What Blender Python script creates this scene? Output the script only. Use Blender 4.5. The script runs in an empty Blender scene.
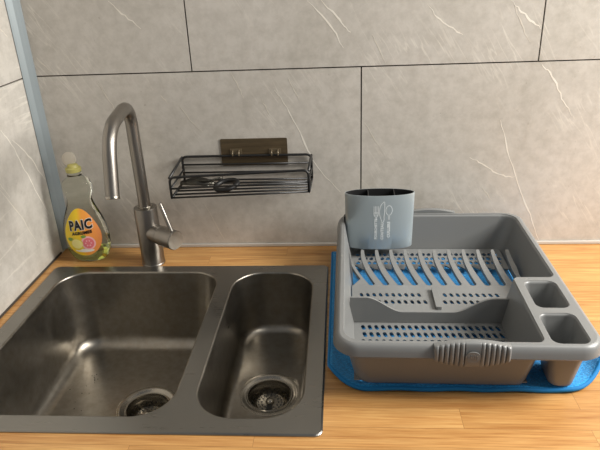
import bpy, bmesh, math, random
from mathutils import Vector, Matrix
from mathutils.geometry import tessellate_polygon
from math import sin, cos, pi, sqrt, radians

random.seed(7)
SC = bpy.context.scene
COL = SC.collection

# ------------------------------------------------------------------ camera
cam_d = bpy.data.cameras.new('camera')
cam = bpy.data.objects.new('camera', cam_d)
COL.objects.link(cam)
cam_d.sensor_width = 36.0
cam_d.lens = 582.6265 / 600 * 36.0
cam_d.clip_start = .02
RR = [(.9974, .0609, -.0395), (.0107, .4147, .9099), (-.0719, .9079, -.4130)]
_r, _u = Vector(RR[0]).normalized(), Vector(RR[1])
_u = (_u - _r * _u.dot(_r)).normalized()
_f = _u.cross(_r)
m = Matrix((( _r.x, _u.x, -_f.x, .0269), (_r.y, _u.y, -_f.y, -1.2235), (_r.z, _u.z, -_f.z, .6103), (0, 0, 0, 1)))
cam.matrix_world = m
SC.camera = cam

# ------------------------------------------------------------------ world, lights, exposure
W = bpy.data.worlds.new('room_light'); SC.world = W
W.use_nodes = True
wn = W.node_tree
bg = wn.nodes['Background']
bg.inputs[0].default_value = (.92, .95, 1.0, 1)
bg.inputs[1].default_value = .17


def area(name, loc, target, sx, sy, power, color):
    d = bpy.data.lights.new(name, 'AREA')
    d.shape = 'RECTANGLE'; d.size = sx; d.size_y = sy
    d.energy = power; d.color = color
    o = bpy.data.objects.new(name, d); COL.objects.link(o)
    o.location = loc
    o.rotation_euler = (Vector(target) - Vector(loc)).to_track_quat('-Z', 'Y').to_euler()
    return o


area('window_daylight', (1.60, -.52, 1.12), (-.15, -.25, .03), .7, .7, 60, (1.0, .965, .91))
area('ceiling_lamp', (.75, -.70, 1.45), (.25, -.3, 0), .35, .35, 4, (1.0, .95, .87))

SC.view_settings.view_transform = 'Standard'
SC.view_settings.look = 'None'
SC.view_settings.gamma = 1
SC.view_settings.use_curve_mapping = False
SC.view_settings.exposure = 0.12

# ------------------------------------------------------------------ helpers: shapes


def link(name, bm, mats, parent=None, smooth=False, kind=None, solid=None, bevel=None, auto=None):
    me = bpy.data.meshes.new(name)
    bmesh.ops.recalc_face_normals(bm, faces=bm.faces[:])
    bm.to_mesh(me); bm.free()
    for mm in (mats if isinstance(mats, (list, tuple)) else [mats]):
        me.materials.append(mm)
    if smooth:
        for p in me.polygons:
            p.use_smooth = True
    if auto is not None:
        me.set_sharp_from_angle(angle=radians(auto))
    o = bpy.data.objects.new(name, me); COL.objects.link(o)
    if parent is not None:
        o.parent = parent
    if kind:
        o['kind'] = kind
    if solid:
        s = o.modifiers.new('thickness', 'SOLIDIFY'); s.thickness = solid; s.offset = 0
    if bevel:
        b = o.modifiers.new('edge', 'BEVEL'); b.width = bevel; b.segments = 2; b.limit_method = 'ANGLE'; b.angle_limit = radians(35)
    return o


def thing(name, label, cat, loc=(0, 0, 0), rz=0, group=None):
    o = bpy.data.objects.new(name, None); COL.objects.link(o)
    o.empty_display_size = .05
    o.location = loc; o.rotation_euler = (0, 0, rz)
    tag(o, label, cat, group)
    return o


def tag(o, label, cat, group=None):
    o['label'] = label; o['category'] = cat
    if group:
        o['group'] = group


def box(bm, lo, hi, mi=0):
    x0, y0, z0 = lo; x1, y1, z1 = hi
    v = [bm.verts.new(p) for p in ((x0, y0, z0), (x1, y0, z0), (x1, y1, z0), (x0, y1, z0), (x0, y0, z1), (x1, y0, z1), (x1, y1, z1), (x0, y1, z1))]
    for f in ((0, 3, 2, 1), (4, 5, 6, 7), (0, 1, 5, 4), (1, 2, 6, 5), (2, 3, 7, 6), (3, 0, 4, 7)):
        bm.faces.new([v[i] for i in f]).material_index = mi


def rpoly(pts, rad, n=6):
    """closed polygon with rounded corners; rad a number or one per corner"""
    out = []
    N = len(pts)
    for i in range(N):
        p = Vector(pts[i][:2]); a = Vector(pts[i - 1][:2]); b = Vector(pts[(i + 1) % N][:2])
        r = rad[i] if isinstance(rad, (list, tuple)) else rad
        d1 = (a - p).normalized(); d2 = (b - p).normalized()
        ang = d1.angle(d2)
        t = r / math.tan(ang / 2)
        p1 = p + d1 * t; p2 = p + d2 * t
        c = p + (d1 + d2).normalized() * (r / sin(ang / 2))
        a1 = math.atan2(p1.y - c.y, p1.x - c.x); a2 = math.atan2(p2.y - c.y, p2.x - c.x)
        da = a2 - a1
        while da > pi: da -= 2 * pi
        while da < -pi: da += 2 * pi
        for k in range(n + 1):
            t_ = a1 + da * k / n
            out.append((c.x + r * cos(t_), c.y + r * sin(t_)))
    return out


def rect(x0, y0, x1, y1):
    return [(x0, y0), (x1, y0), (x1, y1), (x0, y1)]


def plate(bm, outline, holes, z0, z1, mi=0, xf=None):
    """flat plate of thickness z0..z1 with holes; xf maps (x, y, z) elsewhere"""
    xf = xf or (lambda x, y, z: (x, y, z))
    loops = [list(outline)] + [list(h) for h in holes]
    flat = [p for l in loops for p in l]
    tris = tessellate_polygon([[Vector((p[0], p[1], 0)) for p in l] for l in loops])
    top = [bm.verts.new(xf(p[0], p[1], z1)) for p in flat]
    bot = [bm.verts.new(xf(p[0], p[1], z0)) for p in flat]
    for t in tris:
        try:
            bm.faces.new([top[i] for i in t]).material_index = mi
            bm.faces.new([bot[i] for i in reversed(t)]).material_index = mi
        except ValueError:
            pass
    k = 0
    for l in loops:
        n = len(l)
        for i in range(n):
            j = (i + 1) % n
            f = bm.faces.new((top[k + i], top[k + j], bot[k + j], bot[k + i]))
            f.material_index = mi
        k += n


def loft(bm, rings, closed=True, cap0=False, cap1=False, mi=0):
    """rings: lists of (x, y, z) of equal length"""
    vr = [[bm.verts.new(p) for p in r] for r in rings]
    n = len(vr[0])
    for a, b in zip(vr, vr[1:]):
        for i in range(n if closed else n - 1):
            j = (i + 1) % n
            bm.faces.new((a[i], a[j], b[j], b[i])).material_index = mi
    if cap0:
        bm.faces.new(list(reversed(vr[0]))).material_index = mi
    if cap1:
        bm.faces.new(vr[-1]).material_index = mi
    return vr


def lathe(bm, prof, c=(0, 0, 0), n=40, mi=0, cap0=True, cap1=True, axis=None):
    """prof: (radius, height); axis: direction of the height"""
    c = Vector(c)
    q = Vector((0, 0, 1)).rotation_difference(Vector(axis).normalized()) if axis else None
    rings = []
    for r, h in prof:
        ring = []
        for k in range(n):
            v = Vector((r * cos(2 * pi * k / n), r * sin(2 * pi * k / n), h))
            if q: v = q @ v
            ring.append(v + c)
        rings.append(ring)
    loft(bm, rings, True, cap0, cap1, mi)


def smooth_path(pts, per=8):
    P = [Vector(p) for p in pts]
    P = [P[0] * 2 - P[1]] + P + [P[-1] * 2 - P[-2]]
    out = []
    for i in range(1, len(P) - 2):
        for k in range(per):
            t = k / per
            a, b, c, d = P[i - 1], P[i], P[i + 1], P[i + 2]
            out.append(.5 * ((2 * b) + (c - a) * t + (2 * a - 5 * b + 4 * c - d) * t * t + (3 * b - a - 3 * c + d) * t ** 3))
    out.append(P[-2])
    return out


def tube(bm, pts, r, n=10, closed=False, mi=0):
    P = [Vector(p) for p in pts]
    N = len(P)
    T = []
    for i in range(N):
        a = P[i - 1] if (i > 0 or closed) else P[i]
        b = P[(i + 1) % N] if (i < N - 1 or closed) else P[i]
        T.append((b - a).normalized())
    up = Vector((0, 0, 1)) if abs(T[0].z) < .9 else Vector((1, 0, 0))
    nrm = (up - T[0] * up.dot(T[0])).normalized()
    rings = []
    for i in range(N):
        nrm = (nrm - T[i] * nrm.dot(T[i])).normalized()
        bn = T[i].cross(nrm)
        rr = r(i / (N - 1)) if callable(r) else r
        rings.append([P[i] + nrm * rr * cos(2 * pi * k / n) + bn * rr * sin(2 * pi * k / n) for k in range(n)])
    if closed:
        rings.append(rings[0])
        loft(bm, rings, True, mi=mi)
        bmesh.ops.remove_doubles(bm, verts=bm.verts[:], dist=1e-6)
    else:
        loft(bm, rings, True, True, True, mi)


def bent(pts, r, n=5):
    """polyline with its inner corners rounded"""
    P = [Vector(p) for p in pts]
    out = [P[0]]
    for i in range(1, len(P) - 1):
        a = (P[i - 1] - P[i]).normalized(); b = (P[i + 1] - P[i]).normalized()
        rr = min(r, (P[i - 1] - P[i]).length * .45, (P[i + 1] - P[i]).length * .45)
        p, q, c = P[i] + a * rr, P[i] + b * rr, P[i]
        for k in range(n + 1):
            t = k / n
            out.append(p * (1 - t) ** 2 + c * 2 * t * (1 - t) + q * t * t)
    out.append(P[-1])
    return out


def text_mesh(body, size, place, mi=0, bm=None, bold=0.0, shear=0.0, grid=None, sx=1.0):
    """adds lettering to bm; place maps flat (x, y), centred, to 3-D"""
    cu = bpy.data.curves.new('lettering', 'FONT')
    cu.body = body; cu.size = size; cu.align_x = 'CENTER'; cu.align_y = 'CENTER'
    cu.offset = bold; cu.shear = shear; cu.space_character = 1.12; cu.resolution_u = 3
    o = bpy.data.objects.new('lettering', cu); COL.objects.link(o)
    bpy.context.view_layer.update()
    dg = bpy.context.evaluated_depsgraph_get()
    me = o.evaluated_get(dg).to_mesh()
    vs = [bm.verts.new(place(v.co.x * sx, v.co.y)) for v in me.vertices]
    for p in me.polygons:
        try:
            f = bm.faces.new([vs[i] for i in p.vertices]); f.material_index = mi
        except ValueError:
            pass
    o.evaluated_get(dg).to_mesh_clear()
    bpy.data.objects.remove(o); bpy.data.curves.remove(cu)


# ------------------------------------------------------------------ helpers: materials


def mat(name, color, rough=.5, metal=0.0, **kw):
    m_ = bpy.data.materials.new(name); m_.use_nodes = True
    b = m_.node_tree.nodes['Principled BSDF']
    b.inputs['Base Color'].default_value = (*color, 1)
    b.inputs['Roughness'].default_value = rough
    b.inputs['Metallic'].default_value = metal
    for k, v in kw.items():
        b.inputs[k.replace('_', ' ')].default_value = v
    return m_


class N:
    """small node-tree builder"""

    def __init__(s, m_):
        s.t = m_.node_tree; s.b = s.t.nodes['Principled BSDF']

    def n(s, typ, **kw):
        x = s.t.nodes.new(typ)
        for k, v in kw.items():
            if hasattr(x, k): setattr(x, k, v)
            else: x.inputs[k.replace('_', ' ')].default_value = v
        return x

    def l(s, a, b): s.t.links.new(a, b)

    def coords(s, scale=(1, 1, 1), rot=(0, 0, 0)):
        tc = s.n('ShaderNodeTexCoord'); mp = s.n('ShaderNodeMapping')
        mp.inputs['Scale'].default_value = scale; mp.inputs['Rotation'].default_value = rot
        s.l(tc.outputs['Object'], mp.inputs['Vector'])
        return mp.outputs['Vector']

    def noise(s, vec, scale, detail=4, rough=.55, dist=0):
        x = s.n('ShaderNodeTexNoise')
        x.inputs['Scale'].default_value = scale; x.inputs['Detail'].default_value = detail
        x.inputs['Roughness'].default_value = rough; x.inputs['Distortion'].default_value = dist
        s.l(vec, x.inputs['Vector'])
        return x.outputs['Fac']

    def ramp(s, fac, stops):
        x = s.n('ShaderNodeValToRGB'); e = x.color_ramp.elements
        while len(e) < len(stops): e.new(.5)
        for el, (p, c) in zip(e, stops):
            el.position = p; el.color = (*c, 1) if len(c) == 3 else c
        s.l(fac, x.inputs['Fac'])
        return x.outputs['Color']

    def mix(s, fac, a, b, mode='MIX'):
        x = s.n('ShaderNodeMix', data_type='RGBA', blend_type=mode)
        for sock, v in ((x.inputs['Factor'], fac), (x.inputs['A'], a), (x.inputs['B'], b)):
            pass
        ins = [i for i in x.inputs if i.enabled]
        for i, v in zip(ins, (fac, a, b)):
            if hasattr(v, 'is_linked') or hasattr(v, 'links'): s.l(v, i)
            else: i.default_value = v if not isinstance(v, tuple) else (*v, 1) if len(v) == 3 else v
        return [o for o in x.outputs if o.enabled][0]

    def math(s, op, a, b=None):
        x = s.n('ShaderNodeMath', operation=op)
        for i, v in enumerate((a, b)):
            if v is None: continue
            if hasattr(v, 'links'): s.l(v, x.inputs[i])
            else: x.inputs[i].default_value = v
        return x.outputs[0]

    def color(s, c): s.l(c, s.b.inputs['Base Color'])

    def rough(s, c): s.l(c, s.b.inputs['Roughness'])

    def bump(s, h, strength=.2, dist=.001):
        x = s.n('ShaderNodeBump'); x.inputs['Strength'].default_value = strength; x.inputs['Distance'].default_value = dist
        s.l(h, x.inputs['Height']); s.l(x.outputs[0], s.b.inputs['Normal'])


def g3(r, g, b):
    """sRGB 0..255 -> linear"""
    return tuple((c / 255 / 12.92) if c <= 10 else ((c / 255 + .055) / 1.055) ** 2.4 for c in (r, g, b))


# stone-look tile
M_tile = mat('stone_tile', g3(186, 180, 168), .42)
k = N(M_tile)
v = k.coords()
base = k.ramp(k.noise(v, 3.2, 5, .6, .4), [(.3, g3(176, 171, 161)), (.7, g3(199, 194, 186))])
fine = k.noise(v, 38, 6, .7)
c1 = k.mix(.34, base, k.ramp(fine, [(.35, g3(156, 150, 140)), (.6, g3(204, 199, 191))]), 'MIX')
speck = k.ramp(k.noise(v, 95, 3, .6), [(.27, (1, 1, 1)), (.36, (0, 0, 0))])
patchy = k.ramp(k.noise(v, 9, 3, .5), [(.5, (0, 0, 0)), (.62, (1, 1, 1))])
c2 = k.mix(k.math('MULTIPLY', k.math('MULTIPLY', speck, patchy), .6), c1, g3(140, 130, 117))
# faint streaks running down to the right
vs_ = k.coords((1, 1, 1), (0, radians(-58), 0))
mp2 = k.n('ShaderNodeMapping'); mp2.inputs['Scale'].default_value = (2.0, 1, 22)
k.l(vs_, mp2.inputs['Vector'])
st = k.ramp(k.noise(mp2.outputs['Vector'], 1.6, 4, .5, .2), [(.5, (0, 0, 0)), (.515, (1, 1, 1)), (.53, (0, 0, 0))])
stm = k.ramp(k.noise(v, 6, 2, .5), [(.48, (0, 0, 0)), (.66, (1, 1, 1))])
c3 = k.mix(k.math('MULTIPLY', k.math('MULTIPLY', st, stm), .55), c2, g3(222, 217, 206))
k.color(c3)
k.bump(fine, .06, .001)
M_vein = mat('tile_vein', g3(226, 221, 210), .45)
M_vein2 = mat('tile_vein_faint', g3(208, 202, 190), .45)
M_grout = mat('dark_joint', g3(66, 58, 50), .8)
M_caulk = mat('white_sealant', g3(196, 191, 182), .5)
M_alu = mat('grey_corner_profile', g3(138, 147, 150), .5, .35)
k = N(M_alu); k.bump(k.noise(k.coords((1, 1, .05)), 300, 2), .05, .001)

# oak-look worktop
M_wood = mat('oak_worktop', g3(196, 146, 88), .38)
k = N(M_wood)
v = k.coords()
bt = k.n('ShaderNodeTexBrick', offset=.37, offset_frequency=2, squash=1.0)
bt.inputs['Scale'].default_value = 1.0
bt.inputs['Mortar Size'].default_value = .0004
bt.inputs['Mortar Smooth'].default_value = .3
bt.inputs['Brick Width'].default_value = .47
bt.inputs['Row Height'].default_value = .041
bt.inputs['Color1'].default_value = (.15, .15, .15, 1); bt.inputs['Color2'].default_value = (.85, .85, .85, 1)
bt.inputs['Mortar'].default_value = (.1, .1, .1, 1)
mpb = k.n('ShaderNodeMapping'); mpb.inputs['Location'].default_value = (.10, .008, 0)
k.l(v, mpb.inputs['Vector']); k.l(mpb.outputs['Vector'], bt.inputs['Vector'])
off = k.n('ShaderNodeVectorMath', operation='MULTIPLY_ADD')
k.l(bt.outputs['Color'], off.inputs[0]); off.inputs[1].default_value = (3.1, 5.7, 9.0); k.l(v, off.inputs[2])
mg = k.n('ShaderNodeMapping'); mg.inputs['Scale'].default_value = (1.5, 26, 26)
k.l(off.outputs[0], mg.inputs['Vector'])
gr = k.noise(mg.outputs['Vector'], 3.0, 5, .6, 1.3)
mg2 = k.n('ShaderNodeMapping'); mg2.inputs['Scale'].default_value = (4, 110, 110)
k.l(off.outputs[0], mg2.inputs['Vector'])
gf = k.noise(mg2.outputs['Vector'], 3.0, 3, .6, .3)
wc = k.ramp(gr, [(.30, g3(168, 112, 56)), (.48, g3(202, 150, 88)), (.66, g3(220, 174, 110))])
wc = k.mix(.45, wc, k.ramp(gf, [(.3, g3(158, 102, 50)), (.65, g3(222, 176, 112))]))
tint = k.ramp(bt.outputs['Color'], [(.1, (.80, .75, .70)), (.9, (.97, .97, .98))])
wc = k.mix(1.0, wc, tint, 'MULTIPLY')
wc = k.mix(k.math('MULTIPLY', bt.outputs['Fac'], .6), wc, g3(120, 80, 45))
k.color(wc)
k.bump(gf, .08, .0006)

# steels
M_steel = mat('brushed_steel', g3(146, 144, 139), .30, 1.0)
k = N(M_steel)
v = k.coords((4, 160, 160))
nz = k.noise(v, 3, 3, .6)
blot = k.noise(k.coords(), 14, 4, .6)
k.rough(k.ramp(k.mix(.5, nz, blot), [(.3, (.24,) * 3), (.7, (.38,) * 3)]))
k.bump(nz, .05, .0004)
M_bowl = mat('bowl_steel', g3(140, 136, 129), .33, 1.0)
k = N(M_bowl)
blot = k.noise(k.coords(), 11, 5, .65, .3)
k.rough(k.ramp(blot, [(.3, (.27,) * 3), (.7, (.42,) * 3)]))
k.color(k.ramp(k.noise(k.coords(), 60, 3, .6), [(.3, g3(146, 140, 130)), (.7, g3(160, 155, 146))]))
k.bump(k.noise(k.coords((1, 1, .1)), 220, 2), .04, .0005)
M_tap = mat('tap_steel', g3(146, 141, 134), .33, 1.0)
k = N(M_tap)
nz = k.noise(k.coords((90, 90, 3)), 6, 2)
k.rough(k.ramp(nz, [(.3, (.33,) * 3), (.7, (.40,) * 3)]))
M_chrome = mat('polished_steel', g3(165, 160, 150), .25, 1.0)
M_dark = mat('drain_dark', g3(20, 19, 18), .5)
M_water = mat('dried_spots', g3(70, 64, 56), .5, .6)

# plastics
M_rack = mat('grey_plastic', g3(123, 124, 123), .36)
k = N(M_rack); k.bump(k.noise(k.coords(), 260, 2), .03, .0005)
M_cup = mat('pearl_grey_plastic', g3(176, 187, 191), .36, .45)
M_liner = mat('black_plastic', g3(26, 26, 27), .45)
M_print = mat('white_print', g3(225, 230, 230), .5)
M_black = mat('black_coated_wire', (.012, .012, .012), .38)
M_rubber = mat('black_rubber', (.010, .010, .010), .5)
M_pad = mat('brown_adhesive_plate', g3(72, 60, 44), .28, .35)
k = N(M_pad)
k.color(k.ramp(k.noise(k.coords((3, 3, 30)), 4, 3), [(.3, g3(76, 65, 48)), (.7, g3(102, 88, 66))]))
M_clear = mat('clear_clip', g3(104, 92, 72), .3, .3)
M_tool = mat('dull_tool_metal', g3(74, 72, 66), .30, .8)

# fabric
M_mat = mat('blue_microfibre', g3(6, 118, 180), .85)
k = N(M_mat)
v = k.coords()
f1 = k.noise(v, 330, 3, .7)
k.color(k.ramp(f1, [(.3, g3(0, 104, 168)), (.55, g3(4, 148, 218)), (.75, g3(70, 182, 234))]))
k.bump(f1, .7, .002)
k.b.inputs['Sheen Weight'].default_value = .3
M_hem = mat('blue_hem', g3(4, 116, 180), .8)

# bottle
M_pet = mat('clear_bottle_plastic', (.86, .88, .80), .05, 0, Transmission_Weight=1.0, IOR=1.24)
M_liq = mat('washing_up_liquid', (.86, .90, .42), .03, 0, Transmission_Weight=1.0, IOR=1.2)
M_cap = mat('yellow_cap_plastic', g3(214, 205, 120), .4, 0, Transmission_Weight=.3)
M_lid = mat('clear_flip_lid', g3(228, 220, 205), .35, 0, Transmission_Weight=.45)
M_lab = mat('label_print', g3(246, 214, 40), .4)
k = N(M_lab)
tc = k.n('ShaderNodeTexCoord'); sp = k.n('ShaderNodeSeparateXYZ'); k.l(tc.outputs['Object'], sp.inputs[0])
k.color(k.ramp(k.math('MULTIPLY_ADD', sp.outputs['X'], 9.0), [(.0, g3(247, 221, 30)), (.47, g3(250, 210, 40)), (.56, g3(246, 165, 66)), (.85, g3(240, 150, 84))]))
for nd in k.t.nodes:
    if nd.type == 'MATH': nd.inputs[2].default_value = .5
M_white = mat('label_white', g3(243, 240, 230), .4)
M_ink = mat('label_ink', g3(20, 18, 24), .4)
M_pink = mat('label_pink', g3(232, 120, 128), .4)
M_rose = mat('label_rose', g3(246, 190, 190), .4)
M_lemon = mat('label_lemon', g3(236, 216, 60), .4)
M_lime = mat('label_pale_lemon', g3(247, 236, 150), .4)
M_green = mat('label_green', g3(120, 160, 60), .4)

# ------------------------------------------------------------------ setting: walls, worktop
X0 = -.639            # left wall
H = .4079             # height of the horizontal tile joint
TW = .704
JG = .0014            # half joint


def ribbon(bm, pts, w, to3, mi):
    P = smooth_path([(p[0], p[1], 0) for p in pts], 5)
    # small jitter so the vein is not a clean curve
    Q = [p + Vector((random.uniform(-1, 1), random.uniform(-1, 1), 0)) * w * .5 for p in P]
    n_ = len(Q)
    L, R_ = [], []
    for i, p in enumerate(Q):
        t = (Q[min(i + 1, n_ - 1)] - Q[max(i - 1, 0)]).normalized()
        nn = Vector((-t.y, t.x, 0))
        ww = w * (.25 + .75 * sin(pi * (i + .3) / (n_ - .4))) * random.uniform(.5, 1.2) / 2
        L.append(bm.verts.new(to3(*(p + nn * ww).xy))); R_.append(bm.verts.new(to3(*(p - nn * ww).xy)))
    for i in range(n_ - 1):
        bm.faces.new((L[i], R_[i], R_[i + 1], L[i + 1])).material_index = mi


bm = bmesh.new()
box(bm, (X0 - .03, .004, -.12), (1.6, .05, 1.1), 1)
for (xa, xb, za, zb) in [(X0, .07, 0, 0), (.07, .07 + TW, 0, 0), (.07 + TW, 1.6, 0, 0)]:
    box(bm, (xa + JG, 0, -.12), (xb - JG, .006, H - JG), 0)
for (xa, xb) in [(X0, -.282), (-.282, .4225), (.4225, .4225 + TW), (.4225 + TW, 1.6)]:
    box(bm, (xa + JG, 0, H + JG), (xb - JG, .006, 1.1), 0)
V1 = [[(-.4359, .5537), (-.4114, .5282), (-.379, .4983)], [(-.0349, .5392), (.0073, .4911), (.0328, .448)], [(-.0114, .5384), (.0273, .4999), (.049, .4745)],
      [(.1984, .5254), (.2233, .4932), (.2537, .4734), (.2718, .4653)], [(.3582, .5251), (.3795, .5026), (.407, .4795), (.4189, .4713)],
      [(.4280, .402), (.4529, .3782), (.4789, .3331), (.5044, .2952)], [(.359, .2902), (.3823, .2246), (.4178, .1326), (.4465, .0723), (.4717, .0099)],
      [(.3039, .2083), (.3371, .1918), (.3712, .1683), (.4058, .1631)], [(-.1102, .3654), (-.0808, .3181), (-.0493, .2448), (-.0246, .1917), (.0233, .1341)]]
V2 = [[(.0908, .4712), (.1072, .4398), (.1197, .4138)], [(.3629, .5159), (.3823, .4785), (.4015, .4459)], [(-.1999, .4051), (-.1841, .3675), (-.177, .3504)],
      [(-.139, .3452), (-.1239, .3127)], [(-.0816, .3895), (-.0585, .3431)], [(-.3568, .3616), (-.3418, .3441)], [(-.3203, .3414), (-.2984, .3061), (-.2729, .2789)],
      [(-.4903, .3969), (-.4711, .3582), (-.4556, .3209)], [(-.6107, .446), (-.5826, .4163)], [(-.2871, .107), (-.249, .017)], [(.078, .2927), (.1063, .2415)],
      [(.3305, .1458), (.3597, .1098)]]
for p in V1: ribbon(bm, p, .0035, lambda x, z: (x, -.0002, z), 2)
for p in V2: ribbon(bm, p, .0025, lambda x, z: (x, -.0002, z), 3)
wall = link('wall_back', bm, [M_tile, M_grout, M_vein, M_vein2], kind='structure')

bm = bmesh.new()
box(bm, (X0 - .05, -1.0, -.12), (X0 - .004, .05, 1.1), 1)
box(bm, (X0 - .006, -.56, -.12), (X0, -.0002, H - JG), 0); box(bm, (X0 - .006, -1.0, -.12), (X0, -.563, H - JG), 0)
box(bm, (X0 - .006, -.78, H + JG), (X0, -.0002, 1.1), 0); box(bm, (X0 - .006, -1.0, H + JG), (X0, -.783, 1.1), 0)
for p in [[(-.1463, .3317), (-.1187, .293), (-.0945, .2312), (-.0682, .1641), (-.0388, .1034)], [(-.1143, .3022), (-.0694, .2562), (-.0253, .1835)]]:
    ribbon(bm, p, .0035, lambda y, z: (X0 + .0002, y, z), 2)
for p in [[(-.197, .2255), (-.153, .1531), (-.1157, .0651)], [(-.0597, .5131), (-.0394, .4919)], [(-.24, .33), (-.2, .25), (-.17, .2)]]:
    ribbon(bm, p, .0028, lambda y, z: (X0 + .0002, y, z), 3)
link('wall_left', bm, [M_tile, M_grout, M_vein, M_vein2], kind='structure')

# corner profile between the two tiled walls
bm = bmesh.new()
prof = [(0, -.0255), (.0015, -.0265), (.006, -.0215), (.0125, -.0135), (.0205, -.0065), (.0262, -.0018), (.0255, -.0003), (.0, -.0003)]
loft(bm, [[(X0 + .0003 + x * .82, y * .82, z) for x, y in prof] for z in (.0045, 1.1)], True, True, True)
link('trim_1', bm, M_alu, kind='structure', bevel=.0006)

# sealant strip along the foot of the wall
bm = bmesh.new()
box(bm, (X0 + .03, -.004, .0003), (1.6, -.0003, .0085))
link('trim_2', bm, M_caulk, kind='structure', bevel=.0015)
bm = bmesh.new()
box(bm, (X0 + .0003, -1.0, .0003), (X0 + .003, -.03, .005))
link('trim_3', bm, M_grout, kind='structure', bevel=.001)

# the continuous worktop, cut out for the sink
SL, SR, SB, SF = -.6178, -.0034, -.1000, -.6029
bm = bmesh.new()
plate(bm, rect(X0 + .0005, -.66, 1.6, -.0005), [rpoly(rect(SL + .012, SF + .012, SR - .012, SB - .012), .01, 3)], -.038, 0)
wt = link('worktop', bm, M_wood, bevel=.002)
tag(wt, 'oak coloured wooden kitchen worktop running along the tiled wall', 'worktop')

# ------------------------------------------------------------------ sink
sink = thing('kitchen_sink', 'stainless steel sink with one large and one small bowl set in the wooden worktop', 'sink', ((SL + SR) / 2, (SB + SF) / 2, 0))
off_s = Vector(sink.location)


def bowl_poly(x0, y0, x1, y1, r, n=10):
    return rpoly(rect(x0, y0, x1, y1), r, n)


ZT = .0032
BIG = (-.585, -.571, -.2335, -.1265)
SML = (-.2035, -.572, -.0325, -.1305)
HB = bowl_poly(*BIG, .062); HS = bowl_poly(*SML, .066)


def local(p): return (p[0] - off_s.x, p[1] - off_s.y, p[2] - off_s.z)


bm = bmesh.new()
outer = rpoly(rect(SL, SF, SR, SB), .012, 6)
outer_in = rpoly(rect(SL + .003, SF + .003, SR - .003, SB - .003), .0095, 6)
plate(bm, outer_in, [HB, HS], ZT - .001, ZT, xf=lambda x, y, z: local((x, y, z)))
loft(bm, [[local((*p, ZT)) for p in outer_in], [local((p[0] * .6 + q[0] * .4, p[1] * .6 + q[1] * .4, ZT - .0003)) for p, q in zip(outer_in, outer)],
          [local((*p, ZT - .0016)) for p in outer], [local((*p, .0002)) for p in outer]])
fl = link('flange', bm, M_steel, sink)


def bowl(name, R, r, depth, dc, dr, draft=.010, rf=.030):
    x0, y0, x1, y1 = R
    bm = bmesh.new()
    rings = []
    n = 10

    def ring(ins, z, rr):
        q = rpoly(rect(x0 + ins, y0 + ins, x1 - ins, y1 - ins), max(rr, .012), n)
        out = []
        for i, p in enumerate(q):
            out.append(local((*p, z)))
            if i % (n + 1) == n:
                e = q[(i + 1) % len(q)]
                for j in range(1, 10):
                    out.append(local((p[0] + (e[0] - p[0]) * j / 10, p[1] + (e[1] - p[1]) * j / 10, z)))
        return out
    # rolled lip
    rings.append(ring(0, ZT, r))
    for a in (25, 50, 75, 90):
        t = radians(a)
        rings.append(ring(.003 * sin(t) * 1, ZT - .0045 * (1 - cos(t)), r - .003 * sin(t)))
    rings.append(ring(.003 + draft * .5, ZT - (depth - rf) * .5, r - .005))
    z1 = -depth + rf
    for a in range(0, 91, 10):
        t = radians(a)
        rings.append(ring(.003 + draft + rf * (1 - cos(t)), z1 - rf * sin(t), r - .006 - (rf * .55) * (1 - cos(t))))
    vr = [[bm.verts.new(p) for p in q] for q in rings]
    m_ = len(vr[0])
    for a, b in zip(vr, vr[1:]):
        for i in range(m_):
            j = (i + 1) % m_
            bm.faces.new((a[i], a[j], b[j], b[i]))
    # bottom, falling slightly to the drain
    base = rings[-1]
    last = vr[-1]
    for s in (.45, .8, 1.0):
        ringv = []
        for p in base:
            q = Vector((p[0] + off_s.x - dc[0], p[1] + off_s.y - dc[1]))
            e = q.normalized() * dr
            w = q.lerp(e, s)
            ringv.append(bm.verts.new(local((dc[0] + w.x, dc[1] + w.y, -depth - .003 * s))))
        for i in range(m_):
            j = (i + 1) % m_
            bm.faces.new((last[i], last[j], ringv[j], ringv[i]))
        last = ringv
    return link(name, bm, M_bowl, sink, smooth=True, auto=50)


DB = (-.361, -.343); DS = (-.1150, -.347)
b_big = bowl('bowl', BIG, .062, .180, DB, .0545)
b_big['label'] = 'large square steel bowl'
b_sml = bowl('bowl', SML, .066, .140, DS, .0545, draft=.005, rf=.020)
b_sml['label'] = 'small narrow steel bowl'


def drain(par, dc, z):
    bm = bmesh.new()
    c = local((dc[0], dc[1], z))
    lathe(bm, [(.0605, -.0015), (.0605, .0006), (.0595, .0010), (.0580, .0006), (.0560, .0010), (.0545, .0010), (.0505, -.0010), (.0470, -.0030), (.0450, -.0032), (.0435, -.0015), (.0420, -.0018), (.0405, -.008), (.0395, -.020), (.0380, -.034), (.020, -.040)], c, 56, cap0=False, cap1=True)
    o = link('drain', bm, M_chrome, par, smooth=True, auto=45)
    return o


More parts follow.
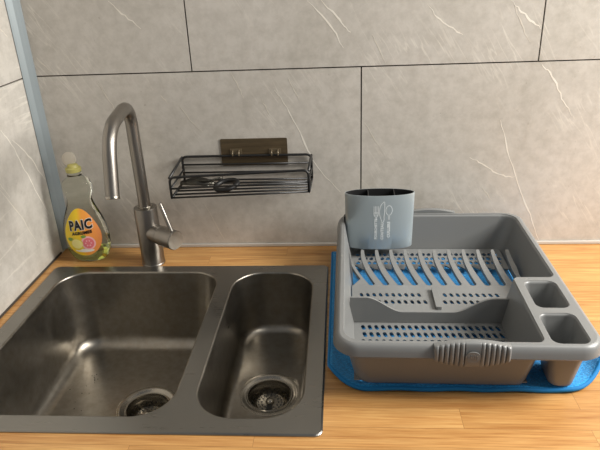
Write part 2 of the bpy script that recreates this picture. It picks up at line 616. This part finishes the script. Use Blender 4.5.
def strainer(dc, z, label):
    t = thing('sink_strainer', label, 'sink strainer', (dc[0], dc[1], z - .033), group='strainer baskets in the sink drains')
    bm = bmesh.new()
    # basket wall: rim, pierced side drawn inwards, raised pierced bottom
    lathe(bm, [(.0385, .020), (.0395, .0225), (.0380, .0235), (.0365, .020), (.0350, .010), (.0335, .003), (.030, .0005), (.0285, .002), (.0275, .010), (.026, .0122), (.012, .0135), (.0, .0136)], (0, 0, 0), 56, cap0=False, cap1=False)
    bmesh.ops.remove_doubles(bm, verts=bm.verts[:], dist=1e-5)
    link('basket', bm, M_chrome, t, smooth=True, auto=50)
    bm = bmesh.new()
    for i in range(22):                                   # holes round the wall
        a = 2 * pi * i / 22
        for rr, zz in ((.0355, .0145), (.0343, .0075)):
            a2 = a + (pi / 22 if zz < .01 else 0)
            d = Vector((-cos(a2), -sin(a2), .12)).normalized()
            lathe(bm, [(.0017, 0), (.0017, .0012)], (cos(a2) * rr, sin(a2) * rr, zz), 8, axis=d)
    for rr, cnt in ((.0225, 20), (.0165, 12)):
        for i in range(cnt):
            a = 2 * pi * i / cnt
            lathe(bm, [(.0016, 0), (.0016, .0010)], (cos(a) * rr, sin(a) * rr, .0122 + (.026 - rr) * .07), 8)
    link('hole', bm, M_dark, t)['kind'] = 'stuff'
    bm = bmesh.new()
    lathe(bm, [(.0080, .0134), (.0086, .0155), (.0066, .0190), (.0, .0196)], (0, 0, 0), 24, cap0=True, cap1=False)
    link('knob', bm, M_chrome, t, smooth=True)
    bm = bmesh.new()
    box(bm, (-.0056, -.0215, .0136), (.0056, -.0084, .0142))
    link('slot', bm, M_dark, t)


drain(b_big, DB, -.183)
drain(b_sml, DS, -.143)
strainer(DB, -.183, 'round steel strainer basket in the drain of the large left bowl')
strainer(DS, -.143, 'round steel strainer basket in the drain of the small right bowl')

# dried specks in the bowls
bm = bmesh.new()
for (cx, cy, cz, s, nn) in ((-.560, -.30, -.150, .018, 9), (-.500, -.265, -.1803, .014, 8), (-.52, -.33, -.1803, .03, 7)):
    for i in range(nn):
        x, y = cx + random.gauss(0, s * .4), cy + random.gauss(0, s)
        if cz < -.16:
            lathe(bm, [(random.uniform(.0008, .0016), 0.0002), (.0004, .0006)], local((x, y, cz)), 7)
link('speck', bm, M_water, b_big)['kind'] = 'stuff'

# ------------------------------------------------------------------ tap
TX, TY = -.3995, -.0780
tap = thing('mixer_tap', 'tall brushed steel mixer tap with arched spout behind the large sink bowl', 'tap', (TX, TY, 0))
bm = bmesh.new()
lathe(bm, [(.0215, .0003), (.0258, .0003), (.0258, .003), (.0250, .0042), (.0250, .1345), (.0244, .1365), (.0150, .1370)], (0, 0, 0), 48)
link('body', bm, M_tap, tap, smooth=True, auto=30)
bm = bmesh.new()
dv = Vector((.0150, -.197)).normalized()
path = [(0, .130), (0, .250), (0, .364), (.154, .349), (.1935, .2335)]
P3 = bent([(dv.x * t, dv.y * t, z) for t, z in path], .052, 10)
tube(bm, P3, .0128, 24)
sp_ = link('spout', bm, M_tap, tap, smooth=True, auto=40)
bm = bmesh.new()
e1, e0 = P3[-1], P3[-3]
dd = (e1 - e0).normalized()
lathe(bm, [(.0129, -.0035), (.0131, -.0030), (.0131, .0010), (.0112, .0016), (.0104, -.001), (.0, -.001)], e1, 32, cap0=True, cap1=False, axis=dd)
link('aerator', bm, M_chrome, sp_, smooth=True, auto=30)
bm = bmesh.new()
lathe(bm, [(.0150, .1365), (.0155, .1375), (.0155, .1395), (.0150, .1402), (.0129, .1402)], (0, 0, 0), 40, cap0=False, cap1=False)
link('collar', bm, M_chrome, tap, smooth=True, auto=30)
ax = Vector((cos(radians(33)), -sin(radians(33)), -.02)).normalized()
bm = bmesh.new()
lathe(bm, [(.0200, .006), (.0205, .040), (.0196, .0408)], (0, 0, .0790), 40, axis=ax)
link('valve_housing', bm, M_tap, tap, smooth=True, auto=30)
bm = bmesh.new()
lathe(bm, [(.0196, .0408), (.0212, .0416), (.0212, .0850), (.0202, .0865), (.0, .0865)], (0, 0, .0790), 40, axis=ax, cap1=False)
hb = link('handle', bm, M_tap, tap, smooth=True, auto=30)
bm = bmesh.new()
h0 = Vector((0, 0, .0790)) + ax * .078 + Vector((0, 0, .016))
h1 = h0 + Vector((-.0215, .012, .064))
tube(bm, [h0, h0.lerp(h1, .5), h0.lerp(h1, .97), h1], lambda t: .0046 if t < .99 else .0034, 16)
link('lever', bm, M_tap, hb, smooth=True, auto=30)

# ------------------------------------------------------------------ washing-up liquid bottle
BX, BY = -.5540, -.0540
bot = thing('washing_up_liquid_bottle', 'clear plastic washing-up liquid bottle with yellow and orange label in the wall corner', 'bottle', (BX, BY, .0003))
PROF = [(0, .030), (.002, .036), (.010, .0445), (.022, .0505), (.038, .0540), (.058, .0548), (.078, .0525), (.096, .0475), (.112, .0405), (.126, .0340), (.138, .0305), (.146, .0306), (.155, .0338), (.166, .0362), (.176, .0346), (.183, .0285), (.188, .0205), (.192, .0165), (.208, .0158)]


PROF = [(z * 1.055, r * .94) for z, r in PROF]


def prof_at(z):
    for (z0, r0), (z1, r1) in zip(PROF, PROF[1:]):
        if z <= z1:
            return r0 + (r1 - r0) * (z - z0) / (z1 - z0)
    return PROF[-1][1]


def half_depth(z):
    a = prof_at(z)
    t = max(0, min(1, (z - .180) / .026))
    return a * (.60 + .40 * t * t * (3 - 2 * t))


def bottle_rings(inset=0.0, zmin=0, zmax=1):
    P = smooth_path([(z, r, 0) for z, r in PROF], 3)
    out = []
    for p in P:
        z, a = p.x, p.y
        if z < zmin - 1e-6 or z > zmax: continue
        b = half_depth(max(0, z)) - inset; a -= inset
        out.append([(a * cos(2 * pi * i / 48), b * sin(2 * pi * i / 48), z) for i in range(48)])
    return out


bm = bmesh.new()
loft(bm, bottle_rings(), True, True, True)
link('bottle_body', bm, M_pet, bot, smooth=True, auto=60)
bm = bmesh.new()
rg = bottle_rings(.0025, .004, .030)
loft(bm, rg, True, True, True)
link('liquid', bm, M_liq, bot, smooth=True, auto=60)
bm = bmesh.new()
lathe(bm, [(.0165, .2125), (.0165, .2205), (.0145, .2220), (.0125, .2225), (.0105, .2275), (.0060, .2290), (.0, .2291)], (0, 0, 0), 36, cap1=False)
cap_o = link('cap', bm, M_cap, bot, smooth=True, auto=35)
bm = bmesh.new()
lathe(bm, [(.0140, -.0030), (.0150, -.0020), (.0150, .0025), (.0140, .0032), (.0050, .0036), (0, .0036)], (-.0085, .0075, .2385), 30, axis=(.12, -1, .25), cap1=False)
link('flip_lid', bm, M_lid, cap_o, smooth=True, auto=35)


def on_bottle(lift):
    def f(x, z):
        z_ = max(.002, z)
        a, b = prof_at(z_), half_depth(z_)
        q = max(.02, 1 - (x / a) ** 2)
        return (x, -b * sqrt(q) - lift, z)
    return f


def disc_patch(bm, cx, cz, rx, rz, lift, mi, shape=None, n=40, rings=8):
    """filled oval laid on the bottle's front"""
    f = on_bottle(lift)
    c = bm.verts.new(f(cx, cz))
    prev = None
    for k_ in range(1, rings + 1):
        s = k_ / rings
        cur = []
        for i in range(n):
            a = 2 * pi * i / n
            wx = rx * (shape(sin(a)) if shape else 1)
            cur.append(bm.verts.new(f(cx + s * wx * cos(a), cz + s * rz * sin(a))))
        for i in range(n):
            j = (i + 1) % n
            if prev is None: bm.faces.new((c, cur[i], cur[j])).material_index = mi
            else: bm.faces.new((prev[i], cur[i], cur[j], prev[j])).material_index = mi
        prev = cur


bm = bmesh.new()
egg = lambda s: 1.0 - .20 * s - .10 * max(0, s)
LM = [M_lab, M_white, M_ink, M_pink, M_rose, M_lemon, M_lime, M_green]
LC = .0770
disc_patch(bm, .0015, LC, .0405, .0560, .0006, 0, egg)
disc_patch(bm, -.013, 0.0500, .017, .015, .0010, 5)
disc_patch(bm, -.012, 0.0510, .013, .0115, .0013, 6)
disc_patch(bm, .014, .0530, .0155, .0165, .0010, 4)
disc_patch(bm, .0145, .0530, .0120, .0130, .0013, 3)
for a in range(0, 360, 60):
    disc_patch(bm, .0145 + .006 * cos(radians(a)), .0530 + .0066 * sin(radians(a)), .0016, .0019, .0016, 4, n=10, rings=2)
disc_patch(bm, .002, 0.0345, .022, .0045, .0010, 1, n=24, rings=3)
disc_patch(bm, -.026, 0.0610, .0075, .0045, .0010, 7, n=16, rings=3)
disc_patch(bm, .006, 0.0690, .006, .004, .0010, 7, n=16, rings=3)
tilt = radians(7)


def slant(cx, cz, lift, k=tilt):
    f = on_bottle(lift)
    return lambda x, y: f(cx + x * cos(k) - y * sin(k), cz + x * sin(k) + y * cos(k))


text_mesh('PAIC', .0290, slant(.0015, .0950, .0014), 1, bm, bold=.0024, shear=.08, sx=.78)
text_mesh('PAIC', .0290, slant(.0015, .0950, .0018), 2, bm, bold=.0014, shear=.08, sx=.78)
text_mesh('AGRUMES', .0095, slant(.003, .0775, .0014), 2, bm, bold=.0005, shear=.12)
link('label', bm, LM, bot)

# ------------------------------------------------------------------ wall basket
hangx0, hangx1 = -.325, -.038
basket = thing('wire_basket', 'black wire shelf basket hanging on the tiled wall beside the tap', 'wire basket', (-.1815, 0, .168))
OB = Vector((-.1815, 0, .168))


def cnr(u, v, w):
    """u 0..1 left-right, v 0..1 wall-front, w 0..1 bottom-top"""
    x = hangx0 + (hangx1 - hangx0) * u - (.004 - .002 * u) * v
    y = -.0062 - (.098 - .004 * u) * v
    zb = .1700 + (-.003 + .008 * u) * v
    zt = .2255 + (-.0135 + .0100 * u) * v
    return Vector((x, y, zb + (zt - zb) * w)) - OB


WR = .0028
bm = bmesh.new()
tube(bm, bent([cnr(0, 0, 0), cnr(0, 0, 1), cnr(1, 0, 1), cnr(1, 0, 0)], .012), WR, 8)
for w in (.66, .33): tube(bm, [cnr(0, 0, w), cnr(1, 0, w)], WR * .75, 8)
link('back_frame', bm, M_black, basket, smooth=True)
bm = bmesh.new()
tube(bm, bent([cnr(0, 1, 0), cnr(0, 1, 1), cnr(1, 1, 1), cnr(1, 1, 0)], .012), WR, 8)
tube(bm, [cnr(0, 1, .45), cnr(1, 1, .45)], WR * .75, 8)
link('front_frame', bm, M_black, basket, smooth=True)
for u in (0, 1):
    bm = bmesh.new()
    tube(bm, [cnr(u, 0, .97), cnr(u, 1, .97)], WR, 8)
    tube(bm, [cnr(u, 0, 0), cnr(u, 1, 0)], WR, 8)
    tube(bm, [cnr(u, 0, .45), cnr(u, 1, .45)], WR * .75, 8)
    link('side_frame', bm, M_black, basket, smooth=True)
bm = bmesh.new()
for v_ in (0.0, .22, .42, .62, .82, 1.0): tube(bm, [cnr(0, v_, 0), cnr(1, v_, 0)], WR * .8, 8)
link('bottom_wire', bm, M_black, basket, smooth=True)

pad = thing('adhesive_wall_plate', 'dark brown adhesive plate stuck on the tiles holding the wire basket', 'wall plate', (-.1635, 0, .2325))
bm = bmesh.new()
plate(bm, rpoly(rect(-.0735, -.0312, .0735, .0300), .003, 4), [], .0005, .0019, xf=lambda x, y, z: (x, -z, y))
link('plate', bm, M_pad, pad, bevel=.0004)
for hx in (-.040, .046):
    bm = bmesh.new()
    box(bm, (hx - .013, -.0034, -.012), (hx + .013, -.0020, .0075))
    for s in (-1, 1):
        tube(bm, bent([(hx + s * .007, -.0030, .004), (hx + s * .007, -.0060, .0035), (hx + s * .007, -.0108, -.0010), (hx + s * .007, -.0108, -.0062)], .003), .0016, 8)
    link('hook', bm, M_clear, pad, bevel=.0005)

bm = bmesh.new()
ringp = [(.0245 * cos(2 * pi * i / 48), .0225 * sin(2 * pi * i / 48), 0) for i in range(48)]
tube(bm, ringp, .0052, 12, closed=True)
ro = link('rubber_ring', bm, M_rubber, smooth=True)
ro.location = (-.2190, -.064, .1790); ro.rotation_euler = (radians(6), radians(-9), 0)
tag(ro, 'thick black oval ring lying in the wire basket', 'ring')

tool = thing('kitchen_tool', 'slender grey metal kitchen tool lying at left end of the wire basket', 'kitchen tool', (-.283, -.052, .1745), radians(-3))
bm = bmesh.new()
n_ = 20
top, bt_ = [], []
for i in range(n_ + 1):
    t = i / n_
    w = .0125 * sin(pi * min(1, t * .96 + .02)) ** .7
    top.append((-.040 + .075 * t, w, .008 + .006 * sin(pi * t))); bt_.append((-.040 + .075 * t, -w, .003 + .002 * sin(pi * t)))
va = [bm.verts.new(p) for p in top]; vb = [bm.verts.new(p) for p in bt_]
for i in range(n_): bm.faces.new((va[i], va[i + 1], vb[i + 1], vb[i]))
link('blade', bm, M_tool, tool, smooth=True, solid=.0016)
bm = bmesh.new()
tube(bm, smooth_path([(-.036, .012, .006), (-.005, .004, .010), (.02, -.004, .012), (.052, .012, .014)], 6), .0022, 10)
link('grip', bm, M_tool, tool, smooth=True)
bm = bmesh.new()
tube(bm, smooth_path([(-.02, -.020, .004), (.0, -.022, .004), (.028, -.014, .005)], 6), .0022, 10)
link('spring', bm, M_tool, tool, smooth=True)

# ------------------------------------------------------------------ drying mat
bm = bmesh.new()
mo = rpoly([(-.0005, -.516), (.428, -.512), (.436, -.095), (.004, -.090)], [.045, .030, .02, .02], 8)
NX, NY = 84, 84


def mat_point(u, v_):
    x0 = .0042 + .002 * v_; x1 = .430 + .004 * v_
    y = -.504 + .458 * v_
    x = x0 + (x1 - x0) * u
    # round off the front corners
    ey = max(0, 1 - u / .14) if u < .14 else 0
    y += .050 * ey ** 2.2 * max(0, 1 - v_ * 1.6) ** 2
    er = max(0, (u - .84) / .16)
    y += .050 * er ** 2 * max(0, 1 - v_ * 1.4) ** 2
    z = .0048 + .0011 * sin(x * 71 + 1.3 * sin(v_ * 9)) * max(0, 1 - v_ * 5)
    z += .020 * max(0, (u - .88) / .12) ** 2 * max(0, 1 - v_ * 4.5)
    z += .004 * max(0, 1 - u / .05) * max(0, 1 - v_ * 2)
    return (x, y, z)


gv = [[bm.verts.new(mat_point(i / NX, j / NY)) for j in range(NY + 1)] for i in range(NX + 1)]
for i in range(NX):
    for j in range(NY):
        bm.faces.new((gv[i][j], gv[i + 1][j], gv[i + 1][j + 1], gv[i][j + 1]))
mo_ = thing('drying_mat', 'blue microfibre drying mat under the grey dish rack', 'drying mat', (0, 0, 0))
link('cloth', bm, M_mat, mo_, smooth=True, solid=.0070)
bm = bmesh.new()
edge = [mat_point(0, 1 - j / 40) for j in range(41)] + [mat_point(i / 60, 0) for i in range(1, 61)] + [mat_point(1, j / 40) for j in range(1, 41)]
tube(bm, [(x, y, z) for x, y, z in edge], .0038, 8)
link('hem', bm, M_hem, mo_, smooth=True)

# ------------------------------------------------------------------ dish rack
RW, RD, RZ = .389, .489, .100
rack = thing('dish_rack', 'grey plastic dish drying rack standing on the blue mat', 'dish rack', (.0128, -.5255, 0), radians(-.75))

# basin wall: an L around the two cutlery wells
topL = [(.0135, .0135), (.3040, .0135), (.3040, .2020), (.3750, .2020), (.3750, .4760), (.0135, .4760)]
botL = [(.0320, .0300), (.2900, .0300), (.2900, .2180), (.3540, .2180), (.3530, .4680), (.0290, .4680)]
radT = [.030, .012, .010, .012, .030, .030]
radB = [.026, .016, .012, .012, .028, .028]
LT = rpoly(topL, radT, 6); LB = rpoly(botL, radB, 6)
bm = bmesh.new()
rings = []
for t, z in ((0, .0985), (.06, .093), (.35, .065), (.7, .035), (.97, .0125), (1.0, .0105)):
    rings.append([(a[0] + (b[0] - a[0]) * t, a[1] + (b[1] - a[1]) * t, z) for a, b in zip(LT, LB)])
loft(bm, rings)
link('basin_wall', bm, M_rack, rack, smooth=True, solid=.0024, auto=50)

# deck with rolled edge
W1 = rpoly(rect(.316, .1050, .3700, .1900), [.014, .014, .014, .014], 6)
W2 = rpoly(rect(.312, .0110, .3680, .0905), [.014, .014, .014, .014], 6)
OUT = lambda i, r: rpoly(rect(i, i, RW - i, RD - i), r, 8)
bm = bmesh.new()
plate(bm, OUT(.0085, .0285), [LT, W1, W2], RZ - .0026, RZ)
loft(bm, [[(*p, RZ) for p in OUT(.0085, .0285)], [(*p, RZ - .0008) for p in OUT(.0060, .031)], [(*p, RZ - .0028) for p in OUT(.0035, .0335)], [(*p, RZ - .0062) for p in OUT(.0014, .0356)], [(*p, RZ - .0110) for p in OUT(-.0003, .0373)], [(*p, RZ - .0185) for p in OUT(-.0018, .0388)], [(*p, RZ - .0215) for p in OUT(.0002, .040)]])
link('rim', bm, M_rack, rack, smooth=True, auto=40)

# cutlery wells
for nm, top_, b0 in (('well', (.316, .1050, .3700, .1900), (.326, .118, .360, .182)), ('well', (.312, .0110, .3680, .0905), (.325, .0270, .359, .0820))):
    bm = bmesh.new()
    A = rpoly(rect(*top_), .014, 6); B = rpoly(rect(*b0), .013, 6)
    rr = []
    for t, z in ((0, RZ - .001), (.06, .094), (.5, .055), (.93, .017), (1.0, .0128)):
        rr.append([(a[0] + (b[0] - a[0]) * t, a[1] + (b[1] - a[1]) * t, z) for a, b in zip(A, B)])
    loft(bm, rr, cap1=True)
    o = link('cutlery_well', bm, M_rack, rack, smooth=True, solid=.0022, auto=50)


def slot_hole(cx, cy, w, h, lean):
    p = rpoly(rect(-w / 2, -h / 2, w / 2, h / 2), w * .42, 2)
    return [(cx + x + lean * y, cy + y) for x, y in p]


# front drain floor
holes = []
for j in range(7):
    for i in range(21):
        holes.append(slot_hole(.0475 + i * .01165 + (j % 2) * .0022, .0420 + .0215 * j, .0068, .0150, -.22))
bm = bmesh.new()
plate(bm, rect(.0300, .0310, .2915, .1905), holes, .0128, .0152)
link('drain_floor', bm, M_rack, rack)

# raised middle shelf
holes = []
for j in range(2):
    for i in range(22):
        x = .0430 + i * .0118 + j * .003
        if .163 < x < .196: continue
        if x > .330: continue
        holes.append(slot_hole(x, .2225 + .0245 * j, .0062, .0125, -.22))
bm = bmesh.new()
plate(bm, [(.0285, .1900), (.2915, .1900), (.2915, .2170), (.3515, .2170), (.3515, .2815), (.0285, .2815)], holes, .0335, .0360)
box(bm, (.0300, .1885, .0140), (.2905, .1905, .0350))
link('middle_shelf', bm, M_rack, rack)
bm = bmesh.new()
plate(bm, rpoly(rect(.1765, .1960, .1880, .2640), .003, 3), [], .0361, .0425)
link('shelf_rib', bm, M_rack, rack, bevel=.0025)

# wavy partition on the step
bm = bmesh.new()
pr = []
NP = 80
for i in range(NP + 1):
    x = .0240 + (.2985 - .0240) * i / NP

    def sm(a, b, t):
        t = max(0, min(1, (t - a) / (b - a))); return t * t * (3 - 2 * t)
    hgt = .0375 + .0295 * (1 - sm(.052, .118, x)) + .0275 * sm(.205, .272, x)
    pr.append((x, hgt))
plate(bm, [(pr[0][0], .016)] + [(pr[-1][0], .016)] + list(reversed(pr)), [], .1860, .1898, xf=lambda x, y, z: (x, z, y))
link('partition', bm, M_rack, rack, bevel=.0008)

# comb that holds the plates, leaning back
CT = Vector((0, .106, .0215)).normalized()
CN = Vector((0, -CT.z, CT.y))
CO = Vector((0, .2800, .0345))
LEN = .1075
SP = .0292
SB_ = .0272
NT = 12


def cx_(t, x, i):           # tine centre line, bending to the right towards the base
    s = max(0.0, 1 - t / LEN)
    return x + (.0400 - .0020 * i) * s ** 1.65


outl = [(.0285, 0), (.3520, 0)]
tips = [.0216 + SP * i for i in range(NT)]
outl.append((.3520, .030))
tw = .0064
seq = []
for i in reversed(range(NT)):
    xt = tips[i]
    # right-hand slot of this tine
    tb = .0085
    samples = [tb + (LEN - tb) * k_ / 14 for k_ in range(15)]
    nxt = tips[i] + SP

    def lft(t): return cx_(t, xt, i) + tw * .5
    def rgt(t):
        s = 1 - t / LEN
        return cx_(t, xt, i) + SP - tw * .5 - (.0105) * s
    if i == NT - 1:
        up = [(min(.3505, rgt(t)), t) for t in samples if t < .045]
        seq += list(reversed(up[1:]))
    else:
        seq += list(reversed([(rgt(t), t) for t in samples[1:]]))
    c0, r0 = (lft(tb) + rgt(tb)) / 2, (rgt(tb) - lft(tb)) / 2
    for a in range(0, 181, 30):
        seq.append((c0 + r0 * cos(radians(a)), tb - r0 * .8 * sin(radians(a))))
    seq += [(lft(t), t) for t in samples[1:]]
    seq += [(cx_(LEN, xt, i) + tw * .25, LEN + .0022), (cx_(LEN, xt, i) - tw * .25, LEN + .0022)]
    if i == 0:
        seq += [(cx_(t, xt, i) - tw * .5, t) for t in reversed(samples) if t > .02]
outl += [p for p in seq if p[0] <= .3521]
fo = outl
bm = bmesh.new()


def comb_xf(x, t, z):
    bend = .006 * (t / LEN) ** 2 - .003 * t / LEN            # tips curl up
    p = CO + CT * t + CN * (z + bend)
    return (max(x, .0285), p.y, p.z)


plate(bm, fo, [], -.0085, 0, xf=comb_xf)
link('plate_comb', bm, M_rack, rack)

# rear drain floor, its front edge cut into teeth behind the comb
saw = []
for i in range(12):
    x = .030 + i * .0265
    saw += [(x, .3740), (x + .006, .3900), (x + .020, .3740)]
holes = []
for j in range(3):
    for i in range(26):
        holes.append(rpoly(rect(-.0042, -.0064, .0042, .0064), .0036, 2))
        ox, oy = .0420 + i * .0117 + (j % 2) * .005, .4010 + j * .0190
        holes[-1] = [(ox + p[0], oy + p[1]) for p in holes[-1]]
bm = bmesh.new()
plate(bm, saw + [(.3490, .3740), (.3490, .4650), (.0290, .4650)], holes, .0185, .0210)
link('rear_floor', bm, M_rack, rack)


# ribbed grips, front and back
def grip(y0, sgn, nm):
    bm = bmesh.new()
    xa, xb, n_ = .1440, .2520, 15
    cols = 15 * 10
    rings = []
    for i in range(cols + 1):
        x = xa + (xb - xa) * i / cols
        s = (x - (xa + xb) / 2) / ((xb - xa) / 2)
        zt_ = .1015 + .0075 * (1 - s * s)
        zb_ = .0765 - .0105 * (1 - s * s)
        rib = abs(sin(pi * n_ * i / cols)) ** .6
        d = .0035 + .0038 * rib
        if abs(s) < .20:
            d = .0035 + .0038 * max(rib * .35, .75)
        zc, hz = (zt_ + zb_) / 2, (zt_ - zb_) / 2
        ring = []
        for k_ in range(13):
            a = -pi / 2 + pi * k_ / 12
            ring.append((x, y0 + sgn * (-.0010 + d * cos(a) ** .55 if cos(a) > 1e-6 else -.0010), zc + hz * sin(a)))
        ring += [(x, y0 - sgn * .0085, zt_ - .001), (x, y0 - sgn * .0085, zt_ - .010), (x, y0 + sgn * -.003, zb_ + .002)]
        rings.append(ring)
    loft(bm, rings, True, True, True)
    return link(nm, bm, M_rack, rack, smooth=True, auto=50)


gf_ = grip(0.0, -1, 'front_grip')
grip(RD, 1, 'rear_grip')
bm = bmesh.new()
ye = -.0078
pts = [(.198 + .0105 * cos(2 * pi * i / 30), .0880 + .0090 * sin(2 * pi * i / 30)) for i in range(30)]
plate(bm, pts, [], 0, .0014, xf=lambda x, z, d: (x, ye + .0012 - d, z))
for i in range(5):                                  # moulded mark, raised
    a = i * 1.15
    plate(bm, rpoly(rect(.1920 + .0030 * i - .0009, .0850 + .001 * sin(a) - .0, .1920 + .0030 * i + .0009, .0910 + .0016 * sin(a * 2)), .0010, 2), [], .0014, .0022, xf=lambda x, z, d: (x, ye + .0012 - d, z))
link('emblem', bm, M_rack, gf_)

# ------------------------------------------------------------------ cutlery holder
CX, CY = .1057, -.0860
cup = thing('cutlery_holder', 'oval silver grey cutlery holder with printed fork, knife and spoon in the dish rack', 'cutlery holder', (CX, CY, .0430))
CA, CB, CH = .0722, .0232, .1230


def oval(a, b, z, n=64): return [(a * cos(2 * pi * i / n), b * sin(2 * pi * i / n), z) for i in range(n)]


bm = bmesh.new()
ex = lambda t: (CA * (.975 + .025 * t), CB * (.95 + .05 * t))
R_ = []
R_.append(oval(CA * .955, CB * .88, 0))
for t in (.015, .25, .5, .75, .97): R_.append(oval(*ex(t), CH * t))
R_.append(oval(CA - .0004, CB - .0004, CH)); R_.append(oval(CA - .0015, CB - .0015, CH))
loft(bm, R_, True, True, False)
link('cup_body', bm, M_cup, cup, smooth=True, auto=40)
bm = bmesh.new()
R_ = [oval(CA - .0015, CB - .0015, CH - .0002), oval(CA - .0030, CB - .0030, CH - .0006)]
for t in (.97, .5, .03): R_.append(oval(ex(t)[0] - .0034, ex(t)[1] - .0034, CH * t))
loft(bm, R_, True, False, True)
o = link('liner', bm, M_liner, cup, smooth=True, auto=40); o['label'] = 'black inside of the holder'
bm = bmesh.new()
R_ = []
for z, a in ((.004, .0660), (.03, .0700), (.060, .0740), (.0680, .0745), (.0690, .0730)):
    pts = [(-a, -.0020), (a * .88, -.0020), (a * .88, .010)] + [(a * .88 * cos(radians(t)), .010 + .0135 * sin(radians(t)) * .9) for t in range(10, 90, 10)] + [(-a * cos(radians(t)) if t else -a, .010 + .0135 * sin(radians(t)) * .9) for t in range(80, -1, -10)]
    R_.append([(x, y, z) for x, y in pts])
loft(bm, R_, True, True, True)
o = link('back_shell', bm, M_liner, cup, smooth=True, auto=35); o['label'] = 'black back of the holder'
bm = bmesh.new()                                     # hook over the rear rim
plate(bm, [(.0205, .0450), (.0225, .0450), (.0225, .0580), (.0490, .0580), (.0490, .0480), (.0510, .0480), (.0510, .0602), (.0205, .0602)], [], -.022, .022, xf=lambda x, y, z: (z, x, y))
link('hook', bm, M_liner, cup, bevel=.0005)
for dx in (-.0235, .0300):
    bm = bmesh.new()
    hy = CB * sqrt(1 - (dx / CA) ** 2) - .003
    box(bm, (dx - .0009, -hy, .004), (dx + .0009, hy, CH - .001))
    link('divider', bm, M_liner, cup)


def on_cup(x, z):
    t = max(0, min(1, z / CH)); a, b = ex(t)
    return (x, -b * sqrt(max(.01, 1 - (x / a) ** 2)) - .0004, z)


bm = bmesh.new()


def stroke(pts, w, bm=bm):
    P = [Vector((p[0], p[1], 0)) for p in pts]
    L, R2 = [], []
    for i, p in enumerate(P):
        t = (P[min(i + 1, len(P) - 1)] - P[max(i - 1, 0)]).normalized()
        nn = Vector((-t.y, t.x, 0)) * w / 2
        L.append(bm.verts.new(on_cup(p.x + nn.x, p.y + nn.y))); R2.append(bm.verts.new(on_cup(p.x - nn.x, p.y - nn.y)))
    for i in range(len(P) - 1):
        bm.faces.new((L[i], R2[i], R2[i + 1], L[i + 1]))


fx, kx, sx_ = -.0080, .0045, .0185
# fork head
for d in (-.0045, -.0015, .0015, .0045): stroke([(fx + d, .1010), (fx + d, .0840)], .0014)
stroke(smooth_path([(fx - .0048, .0850, 0), (fx - .0035, .0790, 0), (fx, .0765, 0), (fx + .0035, .0790, 0), (fx + .0048, .0850, 0)], 5), .0014)
for zz in (.0865, .0835, .0805): stroke([(fx - .0042, zz), (fx + .0042, zz)], .0013)
stroke([(fx, .0765), (fx, .0680)], .0020)
# knife outline
stroke(smooth_path([(kx - .0005, .0660, 0), (kx - .0052, .0820, 0), (kx - .0042, .0990, 0), (kx + .0010, .1080, 0), (kx + .0046, .1090, 0), (kx + .0048, .0900, 0), (kx + .0038, .0760, 0)], 6), .0013)
stroke(smooth_path([(kx + .0038, .0760, 0), (kx + .0040, .0690, 0), (kx + .0010, .0630, 0)], 5), .0013)
# spoon bowl outline
cs = [(sx_ + .0066 * sin(radians(a)), .0910 - .0105 * cos(radians(a)), 0) for a in range(14, 347, 12)]
stroke([(p[0], p[1]) for p in cs], .0013)
stroke([(sx_ - .0014, .0810), (sx_ - .0010, .0700)], .0010); stroke([(sx_ + .0014, .0810), (sx_ + .0010, .0700)], .0010)
for (cx0, word, zc, sz) in ((fx - .0002, 'FOURCHETTE', .0490, .0070), (kx + .0006, 'COUTEAU', .0440, .0078), (sx_, 'CUILLERE', .0470, .0078)):
    text_mesh(word, sz, lambda x, y, c=cx0, z0=zc: on_cup(c - y, z0 + x), 0, bm, bold=.0004)
link('print', bm, M_print, cup)
